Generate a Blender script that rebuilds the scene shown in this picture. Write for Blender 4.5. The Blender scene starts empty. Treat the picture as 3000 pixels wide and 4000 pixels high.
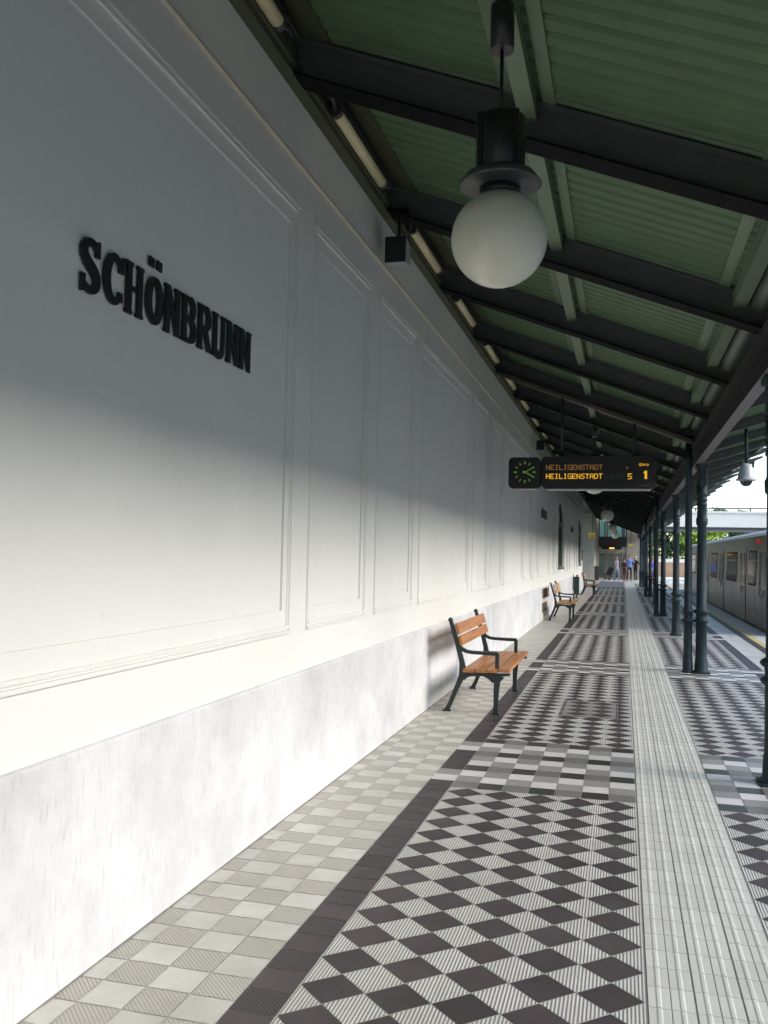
import bpy, bmesh, math, random
from mathutils import Vector, Matrix
random.seed(7)
S = bpy.context.scene
COL = S.collection
PI = math.pi

# ------------------------------------------------------------------ camera, sky, sun, exposure
YAW, PITCH, ROLL, FPX, EYE = .26123883, .04552438, .021334385, 3516.66, 1.6
def make_camera():
    c, s = math.cos(YAW), math.sin(YAW)
    F = Vector((-s*math.cos(PITCH), c*math.cos(PITCH), math.sin(PITCH)))
    R0 = Vector((c, s, 0)); U0 = R0.cross(F)
    R = math.cos(ROLL)*R0 + math.sin(ROLL)*U0; U = R.cross(F)
    cam = bpy.data.cameras.new('camera')
    cam.sensor_fit = 'HORIZONTAL'; cam.sensor_width = 36.0
    cam.lens = FPX/3000*36.0
    cam.clip_start = .05; cam.clip_end = 3000
    o = bpy.data.objects.new('camera', cam); COL.objects.link(o)
    m = Matrix((R, U, -F)).transposed().to_4x4(); m.translation = Vector((0, 0, EYE))
    o.matrix_world = m
    S.camera = o
make_camera()

SUN_EL, SUN_AZ = math.radians(27), math.radians(98)     # azimuth clockwise from +Y
w = bpy.data.worlds.new('World'); S.world = w; w.use_nodes = True
nt = w.node_tree; bg = nt.nodes['Background']
sky = nt.nodes.new('ShaderNodeTexSky'); sky.sky_type = 'NISHITA'; sky.sun_disc = False
sky.sun_elevation = SUN_EL; sky.sun_rotation = SUN_AZ
sky.air_density = 1.0; sky.dust_density = 1.6; sky.ozone_density = 1.0
nt.links.new(sky.outputs[0], bg.inputs[0]); bg.inputs[1].default_value = .15
sl = bpy.data.lights.new('sun', 'SUN'); sl.energy = .6; sl.angle = math.radians(25); sl.color = (1, .985, .965)
so = bpy.data.objects.new('sun', sl); COL.objects.link(so)
d = Vector((math.sin(SUN_AZ)*math.cos(SUN_EL), math.cos(SUN_AZ)*math.cos(SUN_EL), math.sin(SUN_EL)))
so.rotation_euler = d.to_track_quat('Z', 'Y').to_euler()
S.view_settings.view_transform = 'Standard'; S.view_settings.look = 'None'
S.view_settings.gamma = 1; S.view_settings.exposure = 1.84
S.cycles.max_bounces = 10; S.cycles.diffuse_bounces = 6

# ------------------------------------------------------------------ materials
def mat(name, col, rough=.6, metal=0., noise=None, bump=None, spec=.5, emit=None, streak=None, island=0., coat=0.):
    """noise=(scale, colour2, amount)  bump=(scale, strength)  streak=(scale xyz, colour2, lo, hi)"""
    m = bpy.data.materials.new(name); m.use_nodes = True
    t = m.node_tree; N = t.nodes; L = t.links; b = N['Principled BSDF']
    b.inputs['Base Color'].default_value = (*col, 1); b.inputs['Roughness'].default_value = rough
    b.inputs['Metallic'].default_value = metal; b.inputs['Specular IOR Level'].default_value = spec
    if coat: b.inputs['Coat Weight'].default_value = coat; b.inputs['Coat Roughness'].default_value = .05
    if emit:
        b.inputs['Emission Color'].default_value = (*emit[0], 1); b.inputs['Emission Strength'].default_value = emit[1]
    geo = N.new('ShaderNodeNewGeometry')
    cur = None
    def src():
        if cur is not None: return cur
        r = N.new('ShaderNodeRGB'); r.outputs[0].default_value = (*col, 1); return r.outputs[0]
    if noise:
        n = N.new('ShaderNodeTexNoise'); n.inputs['Scale'].default_value = noise[0]; n.inputs['Detail'].default_value = 6
        n.inputs['Roughness'].default_value = .65
        L.new(geo.outputs['Position'], n.inputs['Vector'])
        r = N.new('ShaderNodeMapRange'); r.inputs['From Min'].default_value = .35; r.inputs['From Max'].default_value = .75
        r.inputs['To Max'].default_value = noise[2]
        L.new(n.outputs['Fac'], r.inputs['Value'])
        x = N.new('ShaderNodeMix'); x.data_type = 'RGBA'
        L.new(r.outputs[0], x.inputs['Factor']); L.new(src(), x.inputs['A']); x.inputs['B'].default_value = (*noise[1], 1)
        cur = x.outputs['Result']
    if streak:
        mp = N.new('ShaderNodeMapping'); mp.inputs['Scale'].default_value = streak[0]
        L.new(geo.outputs['Position'], mp.inputs['Vector'])
        n = N.new('ShaderNodeTexNoise'); n.inputs['Scale'].default_value = 1; n.inputs['Detail'].default_value = 8
        n.inputs['Roughness'].default_value = .7
        L.new(mp.outputs[0], n.inputs['Vector'])
        r = N.new('ShaderNodeMapRange'); r.inputs['From Min'].default_value = streak[2]; r.inputs['From Max'].default_value = streak[3]
        L.new(n.outputs['Fac'], r.inputs['Value'])
        x = N.new('ShaderNodeMix'); x.data_type = 'RGBA'
        L.new(r.outputs[0], x.inputs['Factor']); L.new(src(), x.inputs['A']); x.inputs['B'].default_value = (*streak[1], 1)
        cur = x.outputs['Result']
    if island:
        r = N.new('ShaderNodeMapRange'); r.inputs['To Min'].default_value = 1-island; r.inputs['To Max'].default_value = 1+island
        L.new(geo.outputs['Random Per Island'], r.inputs['Value'])
        h = N.new('ShaderNodeHueSaturation'); L.new(r.outputs[0], h.inputs['Value']); L.new(src(), h.inputs['Color'])
        cur = h.outputs[0]
    if cur is not None: L.new(cur, b.inputs['Base Color'])
    if bump:
        n = N.new('ShaderNodeTexNoise'); n.inputs['Scale'].default_value = bump[0]; n.inputs['Detail'].default_value = 5
        L.new(geo.outputs['Position'], n.inputs['Vector'])
        bp = N.new('ShaderNodeBump'); bp.inputs['Strength'].default_value = bump[1]; bp.inputs['Distance'].default_value = .01
        L.new(n.outputs['Fac'], bp.inputs['Height']); L.new(bp.outputs[0], b.inputs['Normal'])
    return m

def ribbed(name, col, groove, direction, pitch, island=.05, rough=.5, dirt=(.3, .28, .24), dirt_amt=.25):
    """glazed tile with pressed ribs: grooves get a darker colour, bump gives the relief"""
    m = mat(name, col, rough, noise=(5, dirt, dirt_amt), island=island, streak=((.9, .9, .9), tuple(c*.72 for c in col), .48, .75))
    t = m.node_tree; N = t.nodes; L = t.links; b = N['Principled BSDF']
    geo = N.new('ShaderNodeNewGeometry')
    dot = N.new('ShaderNodeVectorMath'); dot.operation = 'DOT_PRODUCT'
    L.new(geo.outputs['Position'], dot.inputs[0])
    dv = Vector(direction).normalized(); dot.inputs[1].default_value = dv/pitch*2*PI
    sn = N.new('ShaderNodeMath'); sn.operation = 'SINE'; L.new(dot.outputs['Value'], sn.inputs[0])
    r = N.new('ShaderNodeMapRange'); r.interpolation_type = 'SMOOTHSTEP'
    r.inputs['From Min'].default_value = -.6; r.inputs['From Max'].default_value = .35
    L.new(sn.outputs[0], r.inputs['Value'])
    x = N.new('ShaderNodeMix'); x.data_type = 'RGBA'; x.inputs['A'].default_value = (*groove, 1)
    old = b.inputs['Base Color'].links[0].from_socket
    L.new(r.outputs[0], x.inputs['Factor']); L.new(old, x.inputs['B']); L.new(x.outputs['Result'], b.inputs['Base Color'])
    bp = N.new('ShaderNodeBump'); bp.inputs['Strength'].default_value = .5; bp.inputs['Distance'].default_value = .003
    L.new(r.outputs[0], bp.inputs['Height']); L.new(bp.outputs[0], b.inputs['Normal'])
    return m

M = {}
M['wall'] = mat('white_wall_paint', (.745, .745, .705), .75, noise=(1.1, (.665, .665, .63), .6), streak=((20, 20, 5), (.62, .615, .585), .60, .90), bump=(11, .30))
M['plinth'] = mat('stained_plinth_paint', (.67, .675, .685), .85, noise=(1.7, (.42, .42, .415), .8), streak=((75, 75, 8), (.36, .35, .34), .54, .84), bump=(40, .25))
M['cream'] = mat('cream_conduit_paint', (.62, .55, .44), .5)
M['letter'] = mat('black_letter_paint', (.012, .012, .014), .45)
M['green'] = mat('pale_green_roof_paint', (.094, .165, .078), .6, noise=(3, (.062, .115, .052), .8), bump=(25, .15))
M['green_trim'] = mat('light_green_trim_paint', (.155, .215, .135), .5, noise=(6, (.12, .17, .10), .6))
M['olive'] = mat('dark_olive_board_paint', (.07, .08, .045), .6, noise=(5, (.05, .055, .03), .5))
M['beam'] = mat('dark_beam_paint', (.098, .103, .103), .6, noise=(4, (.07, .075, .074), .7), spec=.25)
M['beam_under'] = mat('black_bottom_flange', (.010, .009, .010), .8, spec=.1)
M['girder'] = mat('bounce_lit_girder_underside', (.17, .155, .155), .5, noise=(4, (.12, .11, .11), .5))  # paler underside colour stands in for light bounced off the floor
M['girder_side'] = mat('dark_plum_girder_faces', (.020, .018, .020), .65, noise=(4, (.03, .028, .03), .5), spec=.2)
M['iron'] = mat('blue_green_iron_paint', (.009, .021, .026), .62, spec=.3, noise=(9, (.025, .045, .05), .5), bump=(90, .05))
M['gutter'] = mat('grey_zinc_gutter', (.10, .12, .10), .45, noise=(3, (.07, .09, .07), .5))
M['black'] = mat('black_enamel', (.012, .012, .012), .35)
M['black_matt'] = mat('matt_black_casing', (.015, .015, .017), .6)
M['glass_globe'] = mat('opal_glass', (.64, .64, .53), .30, noise=(2.5, (.56, .56, .46), .6), coat=.35, spec=.3)
M['tin'] = mat('greyed_tin', (.055, .055, .055), .4, metal=.2, noise=(8, (.09, .08, .085), .6))
M['tube'] = mat('aged_diffuser_plastic', (.78, .70, .42), .35)
M['wood'] = mat('varnished_larch', (.46, .19, .055), .42, streak=((30, 1.2, 30), (.26, .09, .022), .42, .66), coat=.12, island=.12)
M['wood_lit'] = mat('lit_yellowish_larch', (.45, .29, .11), .4, streak=((30, 1.2, 30), (.32, .17, .06), .40, .62), island=.12)  # yellowish light on the second bench, put into the slat colour
M['bench_iron'] = mat('green_black_cast_iron', (.012, .022, .022), .4, bump=(120, .1))
M['steel'] = mat('brushed_silver_steel', (.20, .205, .205), .28, metal=.55, noise=(3, (.15, .15, .14), .6), streak=((1, .35, 6), (.15, .14, .12), .5, .8))
M['steel_line'] = mat('dark_train_seam', (.05, .05, .055), .6)  # dark strips marking door gaps and panel seams
M['roof_white'] = mat('white_train_roof', (.85, .85, .83), .5)
M['glass'] = mat('dark_window_glass', (.02, .022, .025), .06, spec=.8)
M['rubber'] = mat('black_rubber', (.02, .02, .02), .7)
M['red_lamp'] = mat('red_lamp', (.5, .03, .02), .4, emit=((1, .08, .04), .06))
M['concrete'] = mat('pale_concrete', (.74, .71, .64), .85, noise=(.8, (.64, .61, .54), .6), bump=(15, .2))
M['dark_metal'] = mat('dark_grey_metal', (.04, .042, .045), .5)
M['grey_metal'] = mat('grey_metal', (.22, .23, .24), .45, metal=.4)
M['light_grey'] = mat('light_grey_trim', (.38, .38, .39), .5)
M['cam_white'] = mat('white_camera_housing', (.36, .41, .46), .4)
M['brick'] = mat('tan_brick', (.42, .27, .18), .85, noise=(2, (.33, .2, .13), .7))
M['ballast'] = mat('grey_ballast', (.36, .34, .31), .95, noise=(9, (.22, .2, .18), .9), bump=(30, .8))
M['earth'] = mat('dry_grass_ground', (.12, .14, .06), .95, noise=(.3, (.2, .18, .1), .8))
M['rail'] = mat('rail_steel', (.2, .15, .12), .35, metal=.7)
M['leaf_light'] = mat('sunlit_lime_leaves', (.26, .38, .055), .6, island=.35)
M['leaf_dark'] = mat('dark_broad_leaves', (.055, .12, .04), .6, island=.35)
M['bark'] = mat('brown_bark', (.10, .07, .05), .9, noise=(12, (.05, .035, .025), .8))
M['stone'] = mat('grey_beige_stone', (.40, .37, .32), .85, noise=(1.3, (.28, .26, .22), .7), bump=(20, .2))
M['teal_glass'] = mat('teal_backlit_glazing', (.12, .30, .28), .2, emit=((.42, .80, .74), .045))
M['door_glass'] = mat('greenish_door_glass', (.07, .10, .09), .08, spec=.8)
M['frame_grey'] = mat('grey_door_frame', (.30, .31, .29), .4, metal=.3)
M['win_green'] = mat('dark_green_window_frame', (.022, .045, .035), .45)
M['win_glass'] = mat('pale_green_frosted_glass', (.14, .20, .15), .2)
M['mat'] = mat('blue_grey_rubber_matting', (.12, .125, .15), .8, noise=(6, (.09, .09, .11), .6))
M['amber'] = mat('amber_led', (.4, .25, .02), .4, emit=((1, .52, .02), .21))
M['amber_dim'] = mat('dim_amber_led', (.2, .1, .03), .4, emit=((.75, .36, .10), .055))
M['led_off'] = mat('unlit_led_matrix', (.01, .035, .022), .5)
M['clock_green'] = mat('green_clock_led', (.1, .3, .05), .4, emit=((.36, .70, .10), .042))
M['orange_sign'] = mat('lit_orange_sign', (.5, .3, .1), .4, emit=((1, .50, .16), .45))
M['yellow_sign'] = mat('yellow_green_sign', (.62, .66, .06), .45)
M['red_paint'] = mat('red_paint', (.5, .045, .04), .45)
M['red_dull'] = mat('dull_red_print', (.16, .03, .035), .5)
M['vent'] = mat('brown_iron_grille', (.16, .105, .07), .6, noise=(20, (.28, .2, .15), .7))
M['bin'] = mat('dark_green_bin_enamel', (.014, .035, .03), .4)
M['paper'] = mat('white_paper', (.7, .7, .7), .7)
# floor tiles
M['grout'] = mat('grey_grout', (.52, .52, .49), .95, noise=(6, (.36, .355, .33), .7))
M['t_light'] = mat('pale_tile', (.58, .57, .52), .42, noise=(4, (.36, .34, .29), .55), island=.09, streak=((.9, .9, .9), (.42, .41, .37), .48, .75))
M['t_light_rib'] = ribbed('pale_ribbed_tile', (.62, .62, .57), (.20, .195, .18), (1, 0, 0), .0138)
M['t_dark'] = mat('plum_black_tile', (.052, .041, .043), .55, spec=.3, noise=(4, (.085, .075, .072), .6), island=.16, streak=((.9, .9, .9), (.085, .078, .075), .5, .78))
M['t_dark_rib'] = ribbed('plum_black_ribbed_tile', (.060, .049, .052), (.016, .013, .014), (1, 1, 0), .0138, island=.1, dirt=(.09, .08, .075))
M['t_wall'] = mat('worn_cream_tile', (.56, .56, .51), .45, noise=(7, (.38, .36, .30), .6), island=.09, streak=((.9, .9, .9), (.41, .40, .36), .48, .75))
M['t_wall_rib'] = ribbed('worn_cream_ribbed_tile', (.48, .465, .41), (.35, .335, .29), (1, 1, 0), .0138, island=.07)
M['t_white'] = mat('white_band_tile', (.60, .59, .57), .42, noise=(5, (.5, .49, .46), .5), island=.06)
M['t_lg'] = mat('mid_grey_band_tile', (.27, .265, .25), .42, noise=(5, (.22, .21, .2), .5), island=.07)
M['t_dg'] = mat('dark_grey_band_tile', (.155, .15, .14), .42, noise=(5, (.2, .19, .18), .5), island=.07)
M['t_bk'] = mat('black_olive_band_tile', (.042, .042, .034), .42, island=.1)
M['tact'] = mat('cream_guidance_tile', (.56, .56, .51), .5, noise=(3, (.45, .44, .39), .6), island=.05)
M['joint'] = mat('dark_joint_and_groove', (.20, .195, .175), .9, noise=(12, (.32, .31, .28), .8))
M['yellow'] = mat('yellow_line_paint', (.72, .52, .14), .6, noise=(8, (.6, .46, .17), .5))
M['edge'] = mat('pale_edge_stone', (.62, .61, .58), .7, noise=(4, (.50, .49, .46), .6), island=.05)

# ------------------------------------------------------------------ mesh builder
class MB:
    def __init__(s): s.v = []; s.f = []; s.mi = []; s.sm = []
    def add(s, vs, fs, mi=0, smooth=False):
        o = len(s.v); s.v += [tuple(v) for v in vs]
        for f in fs: s.f.append([o+i for i in f]); s.mi.append(mi); s.sm.append(smooth)
        return s
    def box(s, x0, x1, y0, y1, z0, z1, mi=0, bev=0.):
        if x0 > x1: x0, x1 = x1, x0
        if y0 > y1: y0, y1 = y1, y0
        if z0 > z1: z0, z1 = z1, z0
        if bev > 0:
            bm = bmesh.new(); bmesh.ops.create_cube(bm, size=1)
            for v in bm.verts:
                v.co = Vector((x0+(v.co.x+.5)*(x1-x0), y0+(v.co.y+.5)*(y1-y0), z0+(v.co.z+.5)*(z1-z0)))
            bmesh.ops.bevel(bm, geom=list(bm.edges), offset=bev, segments=2, affect='EDGES', profile=.5)
            bm.verts.index_update()
            s.add([v.co for v in bm.verts], [[v.index for v in f.verts] for f in bm.faces], mi); bm.free(); return s
        v = [(x, y, z) for x in (x0, x1) for y in (y0, y1) for z in (z0, z1)]
        return s.add(v, [(0, 1, 3, 2), (4, 6, 7, 5), (0, 4, 5, 1), (2, 3, 7, 6), (0, 2, 6, 4), (1, 5, 7, 3)], mi)
    def loft(s, rings, cap=True, mi=0, smooth=False, closed=True):
        n = len(rings[0]); vs = [p for r in rings for p in r]; fs = []
        for i in range(len(rings)-1):
            for j in range(n if closed else n-1):
                a = i*n+j; b = i*n+(j+1) % n
                fs.append((a, b, b+n, a+n))
        o = len(s.v); s.add(vs, fs, mi, smooth)
        if cap and closed:
            s.f.append([o+j for j in range(n)][::-1]); s.mi.append(mi); s.sm.append(False)
            s.f.append([o+(len(rings)-1)*n+j for j in range(n)]); s.mi.append(mi); s.sm.append(False)
        return s
    def lathe(s, prof, cx, cy, seg=24, mi=0, cap=True, smooth=True):
        rings = [[(cx+r*math.cos(2*PI*k/seg), cy+r*math.sin(2*PI*k/seg), z) for k in range(seg)] for r, z in prof]
        return s.loft(rings, cap, mi, smooth)
    def tube(s, path, r, seg=10, mi=0, smooth=True):
        path = [Vector(p) for p in path]; rings = []
        rr = r if isinstance(r, (list, tuple)) else [r]*len(path)
        up = None
        for i, p in enumerate(path):
            t = (path[min(i+1, len(path)-1)]-path[max(i-1, 0)]).normalized()
            if up is None:
                up = Vector((0, 0, 1)) if abs(t.z) < .9 else Vector((1, 0, 0))
            a = t.cross(up).normalized(); b = a.cross(t).normalized(); up = b
            rings.append([p+rr[i]*(math.cos(2*PI*k/seg)*a+math.sin(2*PI*k/seg)*b) for k in range(seg)])
        return s.loft(rings, True, mi, smooth)
    def ribbon(s, pts, widths, e0, e1, conv, mi=0):
        """flat bar following a 2-D path, given thickness; conv(u, v, e) -> xyz"""
        n = len(pts); L = []; R = []
        for i, p in enumerate(pts):
            a = pts[max(i-1, 0)]; b = pts[min(i+1, n-1)]
            tx, ty = b[0]-a[0], b[1]-a[1]; l = math.hypot(tx, ty) or 1
            nx, ny = -ty/l, tx/l; wd = (widths[i] if isinstance(widths, (list, tuple)) else widths)/2
            L.append((p[0]+nx*wd, p[1]+ny*wd)); R.append((p[0]-nx*wd, p[1]-ny*wd))
        rings = [[conv(*L[i], e0), conv(*R[i], e0), conv(*R[i], e1), conv(*L[i], e1)] for i in range(n)]
        return s.loft(rings, True, mi)
    def prism(s, poly, e0, e1, conv, mi=0):
        a = [conv(u, v, e0) for u, v in poly]; b = [conv(u, v, e1) for u, v in poly]
        return s.loft([a, b], True, mi)
    def sphere(s, c, r, seg=32, rings=20, mi=0, sz=1., t0=0., t1=PI):
        rg = []
        for i in range(rings+1):
            t = t0+(t1-t0)*i/rings
            rg.append([(c[0]+max(r*math.sin(t), 1e-4)*math.cos(2*PI*k/seg), c[1]+max(r*math.sin(t), 1e-4)*math.sin(2*PI*k/seg), c[2]+sz*r*math.cos(t)) for k in range(seg)])
        return s.loft(rg, True, mi, True)
    def build(s, name, mats, parent=None, loc=None, fix=True):
        if not isinstance(mats, (list, tuple)): mats = [mats]
        me = bpy.data.meshes.new(name); me.from_pydata(s.v, [], s.f)
        for m in mats: me.materials.append(m)
        me.polygons.foreach_set('material_index', s.mi); me.polygons.foreach_set('use_smooth', s.sm)
        me.update()
        if fix:
            bm = bmesh.new(); bm.from_mesh(me); bmesh.ops.recalc_face_normals(bm, faces=bm.faces); bm.to_mesh(me); bm.free()
        o = bpy.data.objects.new(name, me); COL.objects.link(o)
        if parent is not None:
            o.parent = parent
        if loc is not None: o.location = loc
        return o

def tag(o, label, cat, group=None):
    o['label'] = label; o['category'] = cat
    if group: o['group'] = group
    return o
def struct(o): o['kind'] = 'structure'; return o
def thing(name, label, cat, loc=(0, 0, 0), rz=0., group=None):
    o = bpy.data.objects.new(name, None); COL.objects.link(o)
    o.location = loc; o.rotation_euler = (0, 0, rz); o.empty_display_size = .2
    return tag(o, label, cat, group)
def copy_tree(o, parent=None):
    c = o.copy(); COL.objects.link(c)
    if parent is not None: c.parent = parent; c.matrix_parent_inverse = o.matrix_parent_inverse
    for ch in list(o.children): copy_tree(ch, c)
    return c
def dup(o, loc, label, rz=None):
    c = copy_tree(o); c.location = loc; c['label'] = label
    if rz is not None: c.rotation_euler = (0, 0, rz)
    return c
ORD = ['first', 'second', 'third', 'fourth', 'fifth', 'sixth', 'seventh', 'eighth', 'ninth', 'tenth', 'eleventh', 'twelfth', 'thirteenth',
       'fourteenth', 'fifteenth', 'sixteenth', 'seventeenth', 'eighteenth', 'nineteenth', 'twentieth', 'twenty-first', 'twenty-second',
       'twenty-third', 'twenty-fourth', 'twenty-fifth', 'twenty-sixth', 'twenty-seventh', 'twenty-eighth']

# ------------------------------------------------------------------ key dimensions (metres, camera above the origin)
WX = -1.945                       # wall plinth face
BAY = 6.47                        # column pitch
Y_COL0 = 7.05
YS, YE = -12.0, 66.0               # platform extent
BEAM_P = BAY/3
def zb(x): return 4.405-.385*(x-WX)          # underside of roof beams (platform side)
def zs(x): return zb(x)+.25                  # ceiling sheet
def zr(x): return 3.44+.29*(x-1.05)          # outer canopy sheet, rising over the track

# ------------------------------------------------------------------ ground, track bed
g = MB(); g.add([(-1500, -1500, -1.1), (1500, -1500, -1.1), (1500, 2500, -1.1), (-1500, 2500, -1.1)], [(0, 1, 2, 3)])
struct(g.build('ground', M['earth']))
g = MB(); g.box(3.06, 13, -60, 160, -1.3, -.98)
struct(g.build('trackbed', M['ballast']))
g = MB()
for xc in (4.6, 9.2):
    for sx in (-.72, .72):
        g.box(xc+sx-.035, xc+sx+.035, -60, 160, -.86, -.80); g.box(xc+sx-.012, xc+sx+.012, -60, 160, -.94, -.86)
struct(g.build('railway_track', M['rail']))

# ------------------------------------------------------------------ paving: every tile a raised face over a grout bed
PX, PY = .1755, .171
DX0, DX1 = -1.3175, -1.142       # dark border strip
FL0, FL1 = -1.142, .090          # patterned field
TA0, TA1 = .095, .600            # tactile strip
FR0, FR1 = .605, 1.800
RD0, RD1 = 1.800, 1.975
RL0, RL1 = 1.975, 2.360
RE0, RE1 = 2.360, 2.520
g = MB(); g.box(-3.2, 3.05, YS, YE+8, -1.2, 0)
struct(g.build('platform', M['grout']))
pv = MB()
PM = ['t_light', 't_light_rib', 't_dark', 't_dark_rib', 't_wall', 't_wall_rib', 't_white', 't_lg', 't_dg', 't_bk', 'edge', 'yellow']
PI_ = {n: i for i, n in enumerate(PM)}
GAP = .0026
def tile(poly, m, z=.0026):
    if len(poly) < 3: return
    cx = sum(p[0] for p in poly)/len(poly); cy = sum(p[1] for p in poly)/len(poly)
    q = []
    for x, y in poly:
        l = math.hypot(x-cx, y-cy) or 1; k = max(0, 1-GAP*1.3/l)
        q.append((cx+(x-cx)*k, cy+(y-cy)*k, z))
    pv.add(q, [list(range(len(q)))], PI_[m])
def rect(x0, x1, y0, y1, m):
    if x1-x0 < .012 or y1-y0 < .012: return
    tile([(x0, y0), (x1, y0), (x1, y1), (x0, y1)], m)
def clip(poly, ax, lim, keep_less):
    out = []; n = len(poly)
    for i in range(n):
        a, b = poly[i], poly[(i+1) % n]
        ia = (a[ax] <= lim+1e-9) if keep_less else (a[ax] >= lim-1e-9)
        ib = (b[ax] <= lim+1e-9) if keep_less else (b[ax] >= lim-1e-9)
        if ia: out.append(a)
        if ia != ib:
            t = (lim-a[ax])/(b[ax]-a[ax]); out.append((a[0]+t*(b[0]-a[0]), a[1]+t*(b[1]-a[1])))
    return out
def diamonds(x0, x1, y0, y1):
    nx = max(1, round((x1-x0)/.2454)); dx = (x1-x0)/nx
    ny = max(1, round((y1-y0)/.2370)); dy = (y1-y0)/ny
    for i in range(nx+1):
        for j in range(ny+1):
            for (cx, cy, m) in ((x0+(i+.5)*dx, y1-(j+.5)*dy, 't_dark'), (x0+i*dx, y1-(j+.5)*dy-.5*dy, 't_light_rib'),
                                (x0+(i+.5)*dx, y1-j*dy, None), (x0+i*dx, y1-(j+.5)*dy, None)):
                pass
    hx, hy = dx/2, dy/2
    for i in range(2*nx+1):
        for j in range(2*ny+1):
            if (i+j) % 2: continue
            m = 't_dark' if i % 2 == 1 and j % 2 == 1 else 't_light_rib'
            cx, cy = x0+i*hx, y0+j*hy
            p = [(cx-hx, cy), (cx, cy-hy), (cx+hx, cy), (cx, cy+hy)]
            p = clip(clip(clip(clip(p, 0, x0, False), 0, x1, True), 1, y0, False), 1, y1, True)
            # drop degenerate
            if len(p) >= 3:
                a = abs(sum(p[k][0]*p[(k+1) % len(p)][1]-p[(k+1) % len(p)][0]*p[k][1] for k in range(len(p))))/2
                if a > 1e-4:
                    q = []
                    for v in p:
                        if not q or math.hypot(v[0]-q[-1][0], v[1]-q[-1][1]) > 1e-4: q.append(v)
                    tile(q, m)
bands = [Y_COL0+BAY*k for k in range(-3, 9)]
bands = [(c-5*PY, c+5*PY) for c in bands]
SEQ = ['t_dg', 't_lg', 't_white', 't_bk', 't_white', 't_lg']
def band(x0, x1, y0, off):
    n = round((x1-x0)/PX); wd = (x1-x0)/n
    for i in range(n):
        for r in range(10):
            rect(x0+i*wd, x0+(i+1)*wd, y0+r*PY, y0+(r+1)*PY, SEQ[(r+3*((i+off) % 2)) % 6])
for k, (b0, b1) in enumerate(bands):
    band(FL0, FL1, b0, 0); band(FR0, FR1, b0, 1)
    for X0, X1 in ((DX0, DX1), (RD0, RD1)):
        for r in range(10):
            lt = r in (1, 2, 7, 8)
            rect(X0, X1, b0+r*PY, b0+(r+1)*PY, ('t_lg' if r in (2, 8) else 't_white') if lt else ('t_dark_rib' if r % 2 else 't_dark'))
    nxt = bands[k+1][0] if k+1 < len(bands) else None
    if nxt is None: continue
    diamonds(FL0, FL1, b1, nxt); diamonds(FR0, FR1, b1, nxt)
    n = round((nxt-b1)/PY); st = (nxt-b1)/n
    for X0, X1 in ((DX0, DX1), (RD0, RD1)):
        for r in range(n): rect(X0, X1, b1+r*st, b1+(r+1)*st, 't_dark_rib' if r % 2 else 't_dark')
y = bands[0][0]; j = 0
while y < YE:
    xs = [WX, -1.8440, -1.6685, -1.4930, DX0]
    for i in range(4): rect(xs[i], xs[i+1], y, y+PY, 't_wall' if (i+j) % 2 else 't_wall_rib')
    h = (RL1-RL0)/2
    for i in range(2): rect(RL0+i*h, RL0+(i+1)*h, y, y+PY, 't_light' if (i+j) % 2 else 't_wall')
    rect(RE0, RE1, y, y+PY, 't_dark_rib' if j % 2 else 't_dark')
    y += PY; j += 1
y = bands[0][0]
while y < YE+6:
    rect(2.63, 3.05, y, y+.6, 'edge'); rect(2.528, 2.622, y, y+.6, 'yellow'); y += .6
struct(pv.build('platform_paving', [M[n] for n in PM], fix=False))

tp = MB(); ty = .1645; y = bands[0][0]+.03; tw = (TA1-TA0)/3
bar = [(.0035, 0), (.0045, .0030), (.030, .0030), (.036, .0058), (.046, .0058), (.052, .0030), (.0800, .0030), (.0812, .0006), (.0846, .0006), (.0858, .0030),
       (.112, .0030), (.118, .0058), (.128, .0058), (.134, .0030), (.1638, .0030), (.1648, 0)]
while y < YE-2:
    for i in range(3):
        x0 = TA0+i*tw; rings = []
        for (yy, k) in ((y+.002, .0), (y+.003, 1.), (y+ty-.003, 1.), (y+ty-.002, .0)):
            rings.append([(x0+u*tw/.1683, yy, .001+v*k) for u, v in bar])
        tp.loft(rings, False, closed=False)
    y += ty
for f_ in range(len(tp.f)):
    if all(abs(tp.v[i][2]-.0016) < 1e-5 for i in tp.f[f_]): tp.mi[f_] = 1  # groove bottoms take the darker joint colour
tp.add([(TA0-.004, bands[0][0], .0008), (TA1+.004, bands[0][0], .0008), (TA1+.004, YE, .0008), (TA0-.004, YE, .0008)], [(0, 1, 2, 3)], 1)
struct(tp.build('tactile_strip', [M['tact'], M['joint']], fix=False))
g = MB(); yy = YS; pts = []
while yy < 45.1:
    pts.append((yy, WX+random.uniform(.004, .013))); yy += .09
n_ = len(pts); g.add([(WX-.003, p, .0052) for p, q in pts]+[(q, p, .0052) for p, q in pts], [(i, i+1, n_+i+1, n_+i) for i in range(n_-1)])
struct(g.build('grimy_wall_joint', M['joint'], fix=False))
g = MB(); g.box(-1.50, .015, 49.5, 62.6, .008, .016); struct(g.build('rubber_matting', M['mat']))
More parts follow.
